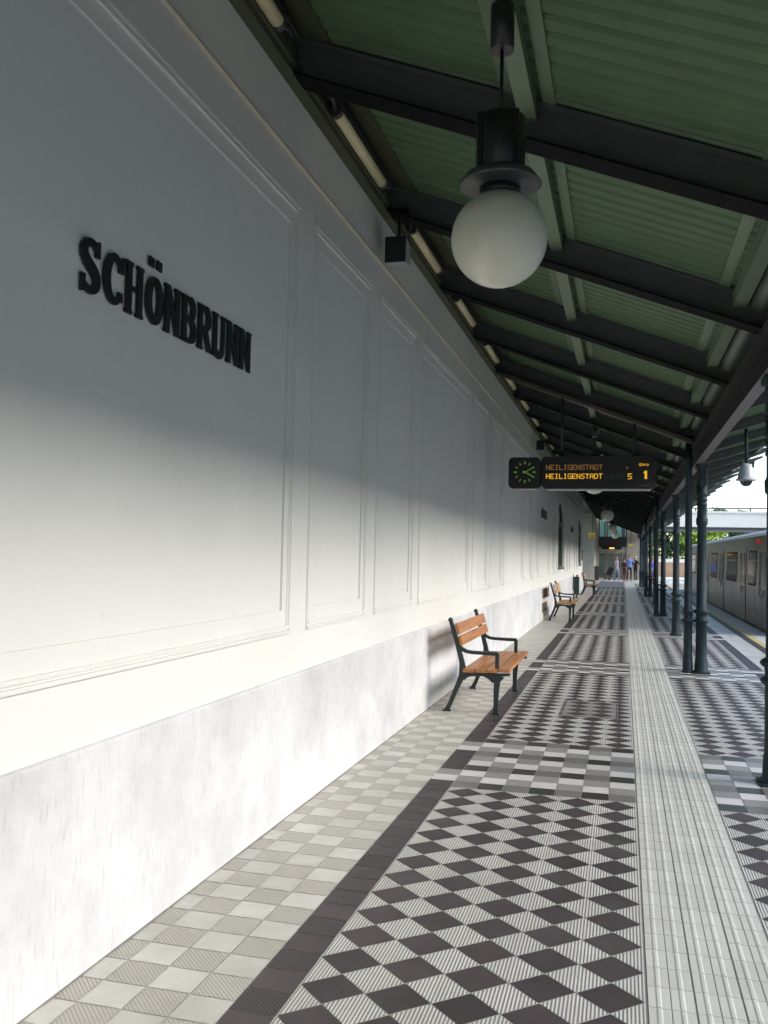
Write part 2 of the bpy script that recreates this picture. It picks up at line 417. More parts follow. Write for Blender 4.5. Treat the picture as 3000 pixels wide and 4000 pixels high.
# inspection cover let into the paving
t = thing('floor_cover', 'tiled inspection cover in the chequered paving beyond the nearest bench', 'cover', (-.33, 9.8, 0))
g = MB(); g.box(-.28, .28, -.50, .50, .0052, .0075)
f = MB()
for a in ((-.285, -.272, -.51, .51), (.272, .285, -.51, .51), (-.272, .272, -.51, -.497), (-.272, .272, .497, .51)): f.box(*a, .004, .0095)
g2 = MB(); nx = 2
for i in range(5):
    for j in range(9):
        if (i+j) % 2: continue
        cx, cy = -.245+i*.1225, -.48+j*.12
        p = [(cx-.1225, cy), (cx, cy-.12), (cx+.1225, cy), (cx, cy+.12)]
        p = clip(clip(clip(clip(p, 0, -.265, False), 0, .265, True), 1, -.49, False), 1, .49, True)
        if len(p) >= 3: g2.add([(a, b, .0095) for a, b in p], [list(range(len(p)))], 1 if i % 2 == 1 and j % 2 == 1 else 0)
g2.build('cover_plate', [M['t_lg'], M['t_dark']], t, fix=False); f.build('cover_frame', M['grey_metal'], t)

# ------------------------------------------------------------------ the station wall
wall = thing('station_wall', 'long white rendered station wall with recessed panels and a stained plinth', 'wall', (WX, 0, 0))
WE = 45.15
F0 = -.020                                  # wall face, behind the plinth face (local x)
panels = []; wins = []
for b in range(-2, 7):
    c = 3.685+BAY*b
    panels.append((c-1.47, c+1.47, 'win' if b in (4, 6) else 'big'))
    if b < 6:
        panels.append((c+1.775, c+3.11, 's')); panels.append((c+3.385, c+4.725, 's'))
panels.sort()
ZP0, ZP1 = 1.105, 3.73
ybr = {YS, WE}; 
for y0, y1, k in panels:
    for e in (0, .018, .03, .048, .118, .126):
        ybr.add(round(y0+e, 4)); ybr.add(round(y1-e, 4))
zbr = [.847, ZP0, ZP0+.018, ZP0+.03, ZP0+.048, ZP0+.140, ZP0+.148, ZP1-.148, ZP1-.140, ZP1-.048, ZP1-.03, ZP1-.018, ZP1, 4.8]
ybr = sorted(q for q in ybr if YS <= q <= WE)
def level(y, z):
    for y0, y1, k in panels:
        if y0 < y < y1 and ZP0 < z < ZP1:
            e = min(y-y0, y1-y, z-ZP0, ZP1-z)
            if k == 'win' and y-y0 > .126 and y1-y > .126 and z > ZP0+.148 and ZP1-z > .148: return None
            ey = min(y-y0, y1-y); ez = min(z-ZP0, ZP1-z); hz = 1.75 if ez < ey*1.0001 else 1.0
            if e < .018: return F0+.011*hz
            if e < .03: return F0+.003
            if e < .048: return F0+.008*hz
            if ey < .118 or ez < .140: return F0+.001
            if ey < .126 or ez < .148: return F0-.014
            return F0-.009
    return F0
wm = MB(); ny, nz = len(ybr)-1, len(zbr)-1
LV = [[level((ybr[i]+ybr[i+1])/2, (zbr[j]+zbr[j+1])/2) for j in range(nz)] for i in range(ny)]
for i in range(ny):
    for j in range(nz):
        a = LV[i][j]; y0, y1, z0, z1 = ybr[i], ybr[i+1], zbr[j], zbr[j+1]
        if a is not None: wm.add([(a, y0, z0), (a, y1, z0), (a, y1, z1), (a, y0, z1)], [(0, 1, 2, 3)])
        aa = -.22 if a is None else a
        if i+1 < ny:
            b = LV[i+1][j]; b = -.22 if b is None else b
            if abs(aa-b) > 1e-6: wm.add([(aa, y1, z0), (b, y1, z0), (b, y1, z1), (aa, y1, z1)], [(0, 1, 2, 3)])
        if j+1 < nz:
            b = LV[i][j+1]; b = -.22 if b is None else b
            if abs(aa-b) > 1e-6: wm.add([(aa, y0, z1), (aa, y1, z1), (b, y1, z1), (b, y0, z1)], [(0, 1, 2, 3)])
wm.add([(F0, WE, -.5), (-.9, WE, -.5), (-.9, WE, 4.8), (F0, WE, 4.8)], [(0, 1, 2, 3)])
wm.add([(-.9, YS, -.5), (-.9, WE, -.5), (-.9, WE, 4.8), (-.9, YS, 4.8)], [(0, 1, 2, 3)])
wm.build('rendered_face', M['wall'], wall, fix=False)
g = MB()
prof = [(-.35, 0), (0, 0), (0, .832), (-.006, .843), (-.0195, .847), (-.35, .847)]
g.loft([[(u, yy, v) for u, v in prof] for yy in (YS, WE-.002)]); g.build('plinth', M['plinth'], wall)
g = MB(); g.tube([(F0+.006, YS, 3.985), (F0+.006, WE, 3.985)], .014, 8); g.build('cable_conduit', M['cream'], wall)
for y0, y1, k in panels:
    if k != 'win': continue
    a, b, z0, z1 = y0+.126, y1-.126, ZP0+.148, ZP1-.148
    cy = (a+b)/2; hw = (b-a)/2; rise = .55; zt = 3.40
    # arched spandrel at wall level, frame and panes in the recess
    arc = [(cy+hw*math.cos(t), zt-rise+rise*math.sin(t)) for t in [PI*i/16 for i in range(17)]]
    sp = MB()
    for (p, q) in zip(arc[:-1], arc[1:]):
        sp.add([(F0-.005, p[0], p[1]), (F0-.005, q[0], q[1]), (F0-.005, q[0], z1), (F0-.005, p[0], z1)], [(0, 1, 2, 3)])
        sp.add([(F0-.005, p[0], p[1]), (F0-.005, q[0], q[1]), (-.219, q[0], q[1]), (-.219, p[0], p[1])], [(0, 1, 2, 3)])
    sp.build('arch_surround', M['wall'], wall, fix=False)
    fr = MB(); fx0, fx1 = -.15, -.08
    fr.ribbon([(a+.05, z0), (a+.05, zt-rise)]+[(cy-(hw-.05)*math.cos(t), zt-rise+(rise-.05)*math.sin(t)) for t in [PI*i/16 for i in range(1, 16)]]+[(b-.05, zt-rise), (b-.05, z0)], .10, fx0, fx1, lambda u, v, e: (e, u, v))
    fr.box(fx0, fx1-.003, a+.1, b-.1, z0+.002, z0+.10); fr.box(fx0, fx1-.003, a+.1, b-.1, 2.62, 2.72)
    for m_ in (-.5, .5): fr.box(fx0+.005, fx1-.006, cy+m_-.035, cy+m_+.035, z0+.1, 2.62)
    wf = fr.build('window_frame', M['win_green'], wall)
    p = MB(); p.add([(-.12, a, z0), (-.12, b, z0), (-.12, b, 2.64), (-.12, a, 2.64)], [(0, 1, 2, 3)])
    p.build('pane', M['win_glass'], wf, fix=False)
    p = MB(); p.add([(-.12, a, 2.64), (-.12, b, 2.64), (-.12, b, zt), (-.12, a, zt)], [(0, 1, 2, 3)])
    p.build('fanlight_pane', M['glass'], wf, fix=False)
    g = MB(); g.box(-.2, F0+.03, a-.03, b+.03, z0-.05, z0-.002, bev=.006); g.build('window_sill', M['win_green'], wall)
# backing so no light leaks behind the openings
g = MB(); g.box(-.88, -.225, YS, WE-.01, .9, 4.79); g.build('wall_core', M['stone'], wall)

# ------------------------------------------------------------------ station name in cut-out slab-serif letters
def arcpts(cx, cy, rx, ry, a0, a1, n=14):
    return [(cx+rx*math.cos(math.radians(a0+(a1-a0)*i/n)), cy+ry*math.sin(math.radians(a0+(a1-a0)*i/n))) for i in range(n+1)]
def letter(ch, g, y, z, wd, ht, dp):
    cv = lambda u, v, e: (e, y+u*wd, z+v*ht)
    kr = ht/wd
    T, t_, sh = .255, .085, .070
    lay = [0]
    def R(u0, u1, v0, v1):
        lay[0] += .0006; g.prism([(u0, v0), (u1, v0), (u1, v1), (u0, v1)], 0, dp-lay[0], cv)
    def PLY(p):
        lay[0] += .0006; g.prism(p, 0, dp-lay[0], cv)
    def RB(p, w_):
        lay[0] += .0006
        q = [(a, b*kr) for a, b in p]; g.ribbon(q, w_, 0, dp-lay[0], lambda u, v, e: (e, y+u*wd, z+v/kr*ht))
    def stem(u, s0=.06, s1=.06, top=True, bot=True):
        R(u, u+T, 0, 1)
        if top: R(u-s0, u+T+s1, 1-sh, 1)
        if bot: R(u-s0, u+T+s1, 0, sh)
    if ch == 'H':
        stem(.06); stem(.64); R(.3, .7, .46, .56)
    elif ch == 'N':
        stem(.06, .06, .0, bot=True); stem(.68, .06, .06, bot=False); PLY([(.06, 1), (.36, 1), (.98, 0), (.72, 0)]); 
    elif ch == 'U':
        stem(.06, bot=False); R(.70, .90, .25, 1); R(.62, .98, 1-sh, 1)
        RB([(.21, .30)]+arcpts(.50, .24, .30, .19, 180, 360), [.30, .29]+[.27]*6+[.24]*4+[.21]*4)
    elif ch == 'B':
        stem(.06, .06, 0)
        RB([(.3, .945), (.5, .945)]+arcpts(.52, .745, .25, .20, 90, -90)+[(.3, .545)], [.14, .15]+[.2, .24, .28, .3, .3, .3, .3, .3, .3, .3, .28, .24, .2, .17, .15]+[.14])
        RB([(.3, .50), (.5, .50)]+arcpts(.54, .275, .29, .225, 90, -90)+[(.3, .05)], [.14, .15]+[.2, .24, .28, .3, .31, .31, .31, .31, .31, .3, .28, .24, .2, .17, .15]+[.14])
    elif ch == 'R':
        stem(.06)
        RB([(.3, .945), (.5, .945)]+arcpts(.52, .72, .27, .225, 90, -90)+[(.3, .495)], [.14, .15]+[.2, .24, .28, .3, .3, .3, .3, .3, .3, .3, .28, .24, .2, .17, .15]+[.14])
        PLY([(.42, .50), (.70, .50), (1.02, 0), (.70, 0)])
    elif ch == 'O':
        RB(arcpts(.5, .5, .33, .41, 90, 450, 32), [.2+.12*abs(math.cos(math.radians(90+360*i/32))) for i in range(33)])
    elif ch == 'C':
        RB(arcpts(.54, .5, .37, .41, 35, 320, 26), [.17, .18, .19, .19]+[.2+.11*max(0, -math.cos(math.radians(35+285*i/26))) for i in range(4, 24)]+[.16, .14, .12])
        PLY([(.74, .66), (.98, .66), (.98, .98), (.90, .98), (.74, .84)]); R(.74, .93, .12, .30)
    elif ch == 'S':
        p = arcpts(.50, .735, .30, .19, 30, 180, 10)+[(.22, .66), (.36, .56), (.52, .49), (.68, .42), (.78, .33)]+arcpts(.50, .255, .29, .185, 0, -150, 10)
        RB(p, [.15, .17, .19, .2, .2, .2, .21, .23, .26, .28, .29]+[.31, .33, .34, .33, .31]+[.29, .28, .26, .23, .21, .2, .2, .2, .19, .17, .15])
        PLY([(.72, .70), (.90, .70), (.90, 1.0), (.82, 1.0), (.72, .90)]); PLY([(.10, 0), (.18, 0), (.28, .10), (.28, .32), (.10, .32)])
def lettering(loc, label):
    t = thing('name_lettering', label, 'lettering', loc, group='black station name letterings along the wall')
    word = 'SCHONBRUNN'; adv = .1605
    for i, ch in enumerate(word):
        g = MB(); letter(ch, g, i*adv, 0, .150, .215, .012)
        if ch == 'O':
            for k in (.28, .72):
                yy = i*adv+k*.150; g.prism([(yy-.021, .250), (yy+.019, .246), (yy+.021, .286), (yy-.019, .290)], 0, .010, lambda u, v, e: (e, u, v))
        g.build('letter', M['letter'], t)
    return t
lt = lettering((WX+F0-.004, 2.885, 2.555), 'large black SCHÖNBRUNN lettering on the nearest wide wall panel')
for yc, lab in ((23.05, 'black SCHÖNBRUNN lettering above the two wall vents, before the first arched window'), (35.7, 'farthest black SCHÖNBRUNN lettering, between the two arched windows')):
    dup(lt, (WX+F0-.004, yc-.80, 2.555), lab)

# wall vents
t = thing('wall_vent', 'brown square wall vent just above seat height beside the second bench', 'vent', (WX, 22.55, .56), group='square iron vents in the plinth')
g = MB(); 
for a in ((0, .1, 0, .24), (1.25, 1.35, 0, .24)): g.box(-.004, .018, *a)
g.box(-.004, .018, .1, 1.25, 0, .035); g.box(-.004, .018, .1, 1.25, .205, .24)
for k in range(12): g.box(-.004, .012, .18+k*.09, .215+k*.09, .035, .205)
g.build('grille_frame', M['vent'], t)
g = MB(); g.box(-.01, .004, .1, 1.25, .035, .205); g.build('backing', M['black_matt'], t)
dup(t, (WX, 22.55, .21), 'lower brown square wall vent near the floor beside the second bench')

# ------------------------------------------------------------------ the canopy
can = thing('platform_canopy', 'green ribbed platform canopy with dark steel beams and a valley gutter on iron columns', 'canopy', (0, 0, 0))
def strip(x0, x1, y0, y1, zf, dz, depth, g=None, mi=0):
    """box following the roof slope: bottom at zf(x)+dz, height depth"""
    g = g or MB()
    r = lambda x: [(x, y0, zf(x)+dz), (x, y1, zf(x)+dz), (x, y1, zf(x)+dz+depth), (x, y0, zf(x)+dz+depth)]
    g.loft([r(x0), r(x1)], True, mi); return g
def sheet(x0, x1, zf, name):
    g = MB(); P = .142; y = YS; pr = []
    while y < YE+3.3:
        pr += [(y, 0), (y+.082, .001), (y+.094, .012), (y+.101, .020), (y+.116, .020), (y+.1225, .013), (y+.127, .012), (y+.137, .003)]; y += P
    n = len(pr)
    vs = [(x, p[0], zf(x)+p[1]) for x in (x0, x1) for p in pr]
    g.add(vs, [(i, i+1, n+i+1, n+i) for i in range(n-1)])
    return g.build(name, M['green'], can, fix=False)
sheet(-1.66, 1.08, zs, 'ribbed_ceiling'); sheet(1.08, 2.74, zr, 'outer_ceiling')
g = strip(WX-.1, 1.12, YS-.1, YE+3.3, zs, .05, .05); g.build('roof_deck', M['dark_metal'], can)
g = strip(1.12, 2.76, YS-.1, YE+3.3, zr, .05, .05); g.build('outer_roof_deck', M['dark_metal'], can)
g = strip(WX-.02, -1.66, YS, YE+3.3, zs, -.012, .05); g.build('eaves_board', M['olive'], can)
g = MB(); g.box(WX-.021, WX+.055, YS, WE+.3, 4.385, 4.60); g.box(WX+.055, WX+.075, YS, WE+.3, 4.43, 4.47); g.build('wall_plate', M['olive'], can)
beam_y = [Y_COL0+.01+BEAM_P*k for k in range(-7, 28)]
ISEC = [(-.095, 0), (.095, 0), (.095, .016), (.012, .024), (.012, .215), (.08, .222), (.08, .236), (-.08, .236), (-.08, .222), (-.012, .215), (-.012, .024), (-.095, .016)]
for by in beam_y:
    g = MB(); g.loft([[(x, by+u, zb(x)+v) for u, v in ISEC] for x in (WX-.018, 1.045)])
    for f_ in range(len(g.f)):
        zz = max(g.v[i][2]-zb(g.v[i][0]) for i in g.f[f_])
        if zz < .025: g.mi[f_] = 1  # bottom flange gets a blacker colour than the web
    for x in [WX+.25+.36*q for q in range(8)]:
        for sg in (-1, 1): g.lathe([(.011, -.006), (.009, -.001), (.011, .0)], x, by+sg*.06, 6, 1)
        for i in range(len(g.v)-36, len(g.v)): g.v[i] = (g.v[i][0], g.v[i][1], g.v[i][2]+zb(g.v[i][0])+.0008)
    o = g.build('beam', [M['beam'], M['beam_under']], can)
    g = MB()
    for sg in (-1, 1):
        yc = by+sg*.125
        for a, b in ((-1.64, -.65), (-.375, .68)): strip(a, b, yc-.022, yc+.022, zs, -.012, .02, g)
    g.build('ceiling_batten', M['green_trim'], o)
TSEC = [(-.055, 0), (.055, 0), (.055, .012), (.010, .018), (.010, .13), (.05, .135), (.05, .146), (-.05, .146), (-.05, .135), (-.010, .13), (-.010, .018), (-.055, .012)]
for by in beam_y:
    g = MB(); rr = []
    for x, k in ((1.10, 1.0), (2.45, .9), (2.78, .70), (2.98, .42), (3.06, .36)):
        rr.append([(x, by+u, zr(x)-.002-(.146-v)*k) for u, v in TSEC])
    g.loft(rr); g.build('rafter', M['beam'], can)
for px, wd in ((-.53, .092), (.81, .098)):
    g = MB()
    strip(px-wd/2, px+wd/2, YS, YE+3.3, lambda x: zb(px), .125, .11, g)
    for q in (px-wd/2-.065, px+wd/2+.07):
        strip(q-.035, q+.035, YS, YE+3.3, zs, -.014, .02, g)
    g.build('purlin', M['green_trim'], can)
# valley gutter: half-round seen from below
g = MB(); cxg, rg = .965, .082; zc = zb(.95)+.21
ring = [(cxg+rg*math.cos(t), zc+rg*math.sin(t)) for t in [PI+PI*i/12 for i in range(13)]]
g.add([(u, yy, v) for yy in (YS, YE+3.3) for u, v in ring], [(i, i+1, 13+i+1, 13+i) for i in range(12)], 0, True)
g.build('valley_gutter', M['gutter'], can, fix=False)
# longitudinal girder on the columns
GSEC = [(.962, 2.955), (1.064, 2.955), (1.064, 2.975), (1.022, 2.985), (1.022, 3.18), (1.105, 3.19), (1.105, 3.215), (.915, 3.215), (.915, 3.19), (1.004, 3.18), (1.004, 2.985), (.962, 2.975)]
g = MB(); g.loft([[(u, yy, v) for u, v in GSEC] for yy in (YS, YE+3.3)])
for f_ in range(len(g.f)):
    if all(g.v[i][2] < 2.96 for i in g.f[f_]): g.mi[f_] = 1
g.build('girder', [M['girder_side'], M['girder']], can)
g = MB(); g.box(.93, .945, YS, YE+3.3, 3.216, 3.25); g.box(1.06, 1.10, YS, YE+3.3, 3.216, 3.42); g.build('girder_plate', M['beam'], can)
g = MB(); strip(2.60, 2.68, YS, YE+3.3, zr, -.05, .048, g); g.build('edge_purlin', M['green_trim'], can)

# ------------------------------------------------------------------ columns and downpipes
CPROF = [(.112, 0), (.112, .03), (.092, .05), (.084, .20), (.077, .215), (.074, .70), (.094, .715), (.108, .735), (.094, .755), (.074, .765), (.078, .83),
         (.096, .842), (.110, .862), (.096, .885), (.069, .90), (.063, 2.08), (.078, 2.10), (.080, 2.18), (.068, 2.20), (.066, 2.22), (.066, 2.36),
         (.076, 2.37), (.076, 2.385), (.067, 2.395), (.067, 2.43), (.078, 2.44), (.078, 2.455), (.068, 2.465), (.068, 2.50), (.082, 2.515), (.082, 2.53), (.072, 2.55), (.075, 2.66)]
def column(loc, label):
    t = thing('iron_column', label, 'column', loc, group='iron columns along the platform')
    g = MB(); g.lathe(CPROF, 0, 0, 24); g.build('shaft', M['iron'], t)
    g = MB(); g.box(-.118, .118, -.118, .118, 0, .018, bev=.004); g.build('base_plate', M['iron'], t)
    g = MB(); g.box(-.068, .068, -.068, .068, 2.655, 2.90, bev=.008); g.box(-.09, .09, -.10, .10, 2.895, 2.953, bev=.006); g.build('capital_block', M['iron'], t)
    for sg in (-1, 1):
        b = MB(); pts = [(.07, 2.62), (.10, 2.74), (.17, 2.84), (.29, 2.925)]
        b.ribbon([(sg*u, v) for u, v in pts], [.03, .035, .04, .05], -.03, .03, lambda u, v, e: (e, u, v)); b.build('bracket', M['iron'], t)
    return t
def colpos(k): return (1.065, Y_COL0+BAY*k, .004)
clabels = ['nearest dark iron column, cut by the right edge of the picture', 'second iron column, paired with the nearest downpipe', 'third iron column from the camera, standing single',
           'fourth iron column, paired with the second downpipe', 'fifth iron column from the camera, standing single', 'sixth iron column, paired with the third downpipe',
           'seventh iron column from the camera, standing single', 'eighth iron column, paired with the fourth downpipe', 'ninth iron column, last before the end building']
c0 = column(colpos(0), clabels[0])
for k in range(1, 9): dup(c0, colpos(k), clabels[k])
t = thing('rainwater_downpipe', 'nearest dark iron downpipe, left of the second column', 'downpipe', (.885, Y_COL0+BAY, .004), group='iron downpipes beside every second column')
g = MB(); g.lathe([(.082, 0), (.082, .025), (.070, .04), (.066, .22), (.060, .235), (.058, .70), (.076, .715), (.088, .735), (.076, .755), (.058, .765), (.061, .83), (.074, .845), (.08, .865), (.074, .885), (.056, .90),
     (.049, 2.0), (.047, 3.0), (.058, 3.02), (.058, 3.06), (.048, 3.08), (.048, 3.36)], 0, 0, 20); g.build('pipe', M['iron'], t)
g = MB(); g.tube([(.05, 0, .735), (.115, 0, .735)], .018, 8); g.build('tie_bar', M['iron'], t)
for i, k in enumerate((3, 5, 7)):
    dup(t, (.885, Y_COL0+BAY*k, .004), ['second iron downpipe, left of the fourth column', 'third iron downpipe, left of the sixth column', 'farthest iron downpipe, left of the eighth column'][i])

# ------------------------------------------------------------------ globe lamps
def globe_lamp(loc, label):
    t = thing('globe_lamp', label, 'lamp', loc, group='opal globe lamps under the canopy')
    g = MB(); g.lathe([(.052, -.19), (.052, .0), (.048, .03), (.02, .045)], 0, 0, 24); g.build('ceiling_mount', M['black'], t)
    g = MB(); g.lathe([(.008, -.50), (.008, -.18)], 0, 0, 12); g.lathe([(.016, -.492), (.016, -.47), (.009, -.46)], 0, 0, 12); g.build('rod', M['black'], t)
    g = MB(); g.lathe([(.100, -.735), (.106, -.73), (.106, -.50), (.10, -.49), (.02, -.485)], 0, 0, 32)
    for k in range(4):
        a = PI/4+k*PI/2; g.box(.108*math.cos(a)-.011, .108*math.cos(a)+.011, .108*math.sin(a)-.011, .108*math.sin(a)+.011, -.738, -.492, bev=.003)
    g.build('housing', M['black'], t)
    g = MB(); g.lathe([(.085, -.800), (.100, -.782), (.168, -.790), (.178, -.784), (.150, -.745), (.100, -.737)], 0, 0, 40); g.build('reflector_rim', M['tin'], t)
    g = MB(); g.lathe([(.088, -.835), (.088, -.795)], 0, 0, 32); g.build('collar', M['black'], t)
    g = MB(); bm = bmesh.new(); bmesh.ops.create_icosphere(bm, subdivisions=5, radius=.205); bm.verts.index_update()
    g.add([v.co+Vector((0, 0, -1.020)) for v in bm.verts], [[v.index for v in f.verts] for f in bm.faces], 0, True); bm.free(); g.build('globe', M['glass_globe'], t)
    return t
LX = -.53; LZ = zb(LX)+.115
l0 = globe_lamp((LX, 3.80, LZ), 'big opal globe lamp hanging closest to the camera')
for i, lab in enumerate(['opal globe lamp half hidden behind the departure board', 'third opal globe lamp, above the far doors', 'fourth opal globe lamp, smaller, further back', 'farthest opal globe lamp, in front of the end building']):
    dup(l0, (LX, 3.80+2*BAY*(i+1), LZ), lab)

# ------------------------------------------------------------------ tube lights along the wall
t = thing('tube_light', 'pale tube light under the eaves, nearest to the camera', 'tube light', (-1.822, 0, 4.44), group='tube lights along the top of the wall')
g = MB(); g.box(-.035, .035, -.80, .80, .045, .085, bev=.004); g.build('channel', M['black_matt'], t)
g = MB(); g.tube([(0, -.56, 0), (0, .56, 0)], .039, 16); g.build('tube', M['tube'], t)
for sg in (-1, 1):
    g = MB(); g.tube([(0, sg*.555, 0), (0, sg*.60, 0)], .042, 16); g.box(-.012, .012, sg*.575-.02, sg*.575+.02, .028, .045); g.build('end_cap', M['tin'], t)
    g = MB(); g.tube([(0, sg*.60, .0), (.01, sg*.68, .03), (.0, sg*.78, .045)], .016, 8); g.build('cable_gland', M['tin'], t)
t.location.y = beam_y[0]+BEAM_P/2
tl = t; n = 0
ys = [b+BEAM_P/2 for b in beam_y if 2 < b+BEAM_P/2 < WE-1]
for i, yy in enumerate(ys):
    if i == 0: tl.location.y = yy
    else: dup(tl, (-1.822, yy, 4.44), 'pale tube light under the eaves, %s along the wall from the camera' % ORD[i])

# ------------------------------------------------------------------ loudspeakers
def speaker(loc, label):
    t = thing('loudspeaker', label, 'loudspeaker', loc, group='box loudspeakers under the beams')
    g = MB(); w0, w1 = .085, .060
    g.loft([[(-w0, 0, .10), (w0, 0, .10), (w0*.86, 0, -.10), (-w0*.86, 0, -.10)], [(-w1, .26, .10), (w1, .26, .10), (w1, .26, -.06), (-w1, .26, -.06)]]); g.build('cabinet', M['light_grey'], t)
    g = MB(); g.box(-.086, .086, -.012, -.001, -.104, .106, bev=.004); g.build('grille', M['black_matt'], t)
    g = MB(); g.box(-.012, .012, .10, .135, .099, .36); g.box(-.07, .07, .09, .145, .35, .37); g.build('bracket', M['black'], t)
    g = MB(); g.tube([(.05, .12, .34), (.10, .08, .30), (.11, .06, .22), (.09, .10, .14), (.06, .14, .10)], .006, 6); g.build('cable', M['black'], t)
    return t
s0 = speaker((-1.79, 6.88, 4.03), 'black fronted loudspeaker hanging at the wall end of the second beam, nearest')
dup(s0, (-1.79, 6.88+2*BAY, 4.03), 'second loudspeaker hanging further along the wall, above the departure board')

# ------------------------------------------------------------------ departure board with clock
FONT = {'H': '1000110001100011111110001100011000', 'E': '11111100001000011110100001000011111', 'I': '01110001000010000100001000010001110',
        'L': '10000100001000010000100001000011111', 'G': '01111100001000010011100011000101111', 'N': '10001110011100110101100111001110001',
        'S': '01111100001000001110000010000111110', 'T': '11111001000010000100001000010000100', 'A': '01110100011000111111100011000110001',
        'D': '11110100011000110001100011000111110', '5': '11111100001000011110000010000111110', '1': '00110011100011000110001100011000110',
        'l': '01100001000010000100001000010001110', 'e': '00000000000111010001111111000001110', 'i': '00100000000110000100001000010001110', 's': '00000000000111110000011100000111110', '*': '00000000000000000100011100010000000'}
FONT['H'] = '10001100011000111111100011000110001'
def dots(g, ch, x, z, p, y=-.004, k=.98):
    b = FONT[ch]
    for r in range(7):
        for c in range(5):
            if b[r*5+c] == '1': g.box(x+c*p, x+c*p+p*k, y, y+.003, z-(r+1)*p, z-(r+1)*p+p*k)
BY = Y_COL0+BAY-.20
t = thing('departure_board', 'black departure board with green clock and amber lettering hung under the canopy', 'departure board', (0, BY, 0))
def rbox(x0, x1, z0, z1, r, y0, y1):
    p = []
    for (cx, cz, a0) in ((x1-r, z1-r, 0), (x0+r, z1-r, 90), (x0+r, z0+r, 180), (x1-r, z0+r, 270)):
        p += arcpts(cx, cz, r, r, a0, a0+90, 6)
    return MB().prism(p, y0, y1, lambda u, v, e: (u, e, v))
ck = rbox(-1.665, -1.20, 2.595, 3.055, .07, 0, .22).build('clock_casing', M['black_matt'], t)
cc, cz = -1.425, 2.835
g = MB(); g.prism(arcpts(cc, cz, .165, .165, 0, 360, 40)[:-1], -.004, -.001, lambda u, v, e: (u, e, v)); g.build('dial', M['black'], ck)
g = MB()
for k in range(12):
    a = 2*PI*k/12; r0, r1 = .118, .158; hw = .012 if k % 3 == 0 else .0085
    ca, sa = math.sin(a), math.cos(a)
    g.prism([(cc+ca*r0-sa*hw, cz+sa*r0+ca*hw), (cc+ca*r0+sa*hw, cz+sa*r0-ca*hw), (cc+ca*r1+sa*hw, cz+sa*r1-ca*hw), (cc+ca*r1-sa*hw, cz+sa*r1+ca*hw)], -.0075, -.0045, lambda u, v, e: (u, e, v))
g.build('hour_marks', M['clock_green'], ck)
g = MB()
for i, (deg, ln, hw) in enumerate(((62, .150, .008), (118, .125, .010))):
    a = math.radians(deg); ca, sa = math.sin(a), math.cos(a)
    g.prism([(cc-ca*.03-sa*hw, cz-sa*.03+ca*hw), (cc-ca*.03+sa*hw, cz-sa*.03-ca*hw), (cc+ca*ln+sa*hw*.7, cz+sa*ln-ca*hw*.7), (cc+ca*ln-sa*hw*.7, cz+sa*ln+ca*hw*.7)], -.0115-.004*i, -.0085-.004*i, lambda u, v, e: (u, e, v))
g.build('clock_hands', M['clock_green'], ck)
dc = rbox(-1.185, .425, 2.595, 3.065, .07, 0, .26).build('display_casing', M['black_matt'], t)
g = MB(); p = .0108
for i, ch in enumerate('HEILIGENSTADT'): dots(g, ch, -1.115+i*.0625, 2.942, p)
dots(g, '*', .005, 2.945, p); g.build('upper_text', M['amber_dim'], dc)
g = MB()
for i, ch in enumerate('HEILIGENSTADT'): dots(g, ch, -1.115+i*.0625, 2.812, p)
dots(g, '5', .042, 2.812, p*1.08); dots(g, '1', .240, 2.852, .0168)
for i, ch in enumerate('Gleis'): dots(g, ch, .196+i*.027, 2.960, .0052 if i else .0058)
g.build('lower_text', M['amber'], dc)
g = MB()
for i in range(4): g.box(-.285+i*.078, -.285+i*.078+.066, -.003, -.001, 2.73, 2.81)
g.build('unlit_matrix', M['led_off'], dc)
g = MB(); g.box(.19, .335, -.004, -.001, 2.634, 2.648); g.box(.16, .17, -.004, -.001, 2.636, 2.647); g.build('maker_stripe', M['red_dull'], dc)
g = MB(); g.box(-1.10, .36, .02, .24, 2.578, 2.594, bev=.003); g.box(-1.60, -1.26, .02, .2, 2.585, 2.594); g.build('bottom_trim', M['light_grey'], t)
for hx in (-.90, .13):
    g = MB(); g.tube([(hx, .13, 3.05), (hx, .13, zb(hx)-.02)], .024, 10); g.box(hx-.05, hx+.05, .07, .19, zb(hx)-.03, zb(hx)-.012); g.build('hanger', M['dark_metal'], t)
g = MB()
for dy in (.06, .12):
    g.loft([[(x, dy+u, zb(x)-.012+v) for u, v in ((-.02, -.05), (.02, -.05), (.02, .008), (-.02, .008))] for x in (WX+.05, .93)])
g.build('hanger_rail', mat('brown_cable_rail', (.075, .055, .05), .5), t)

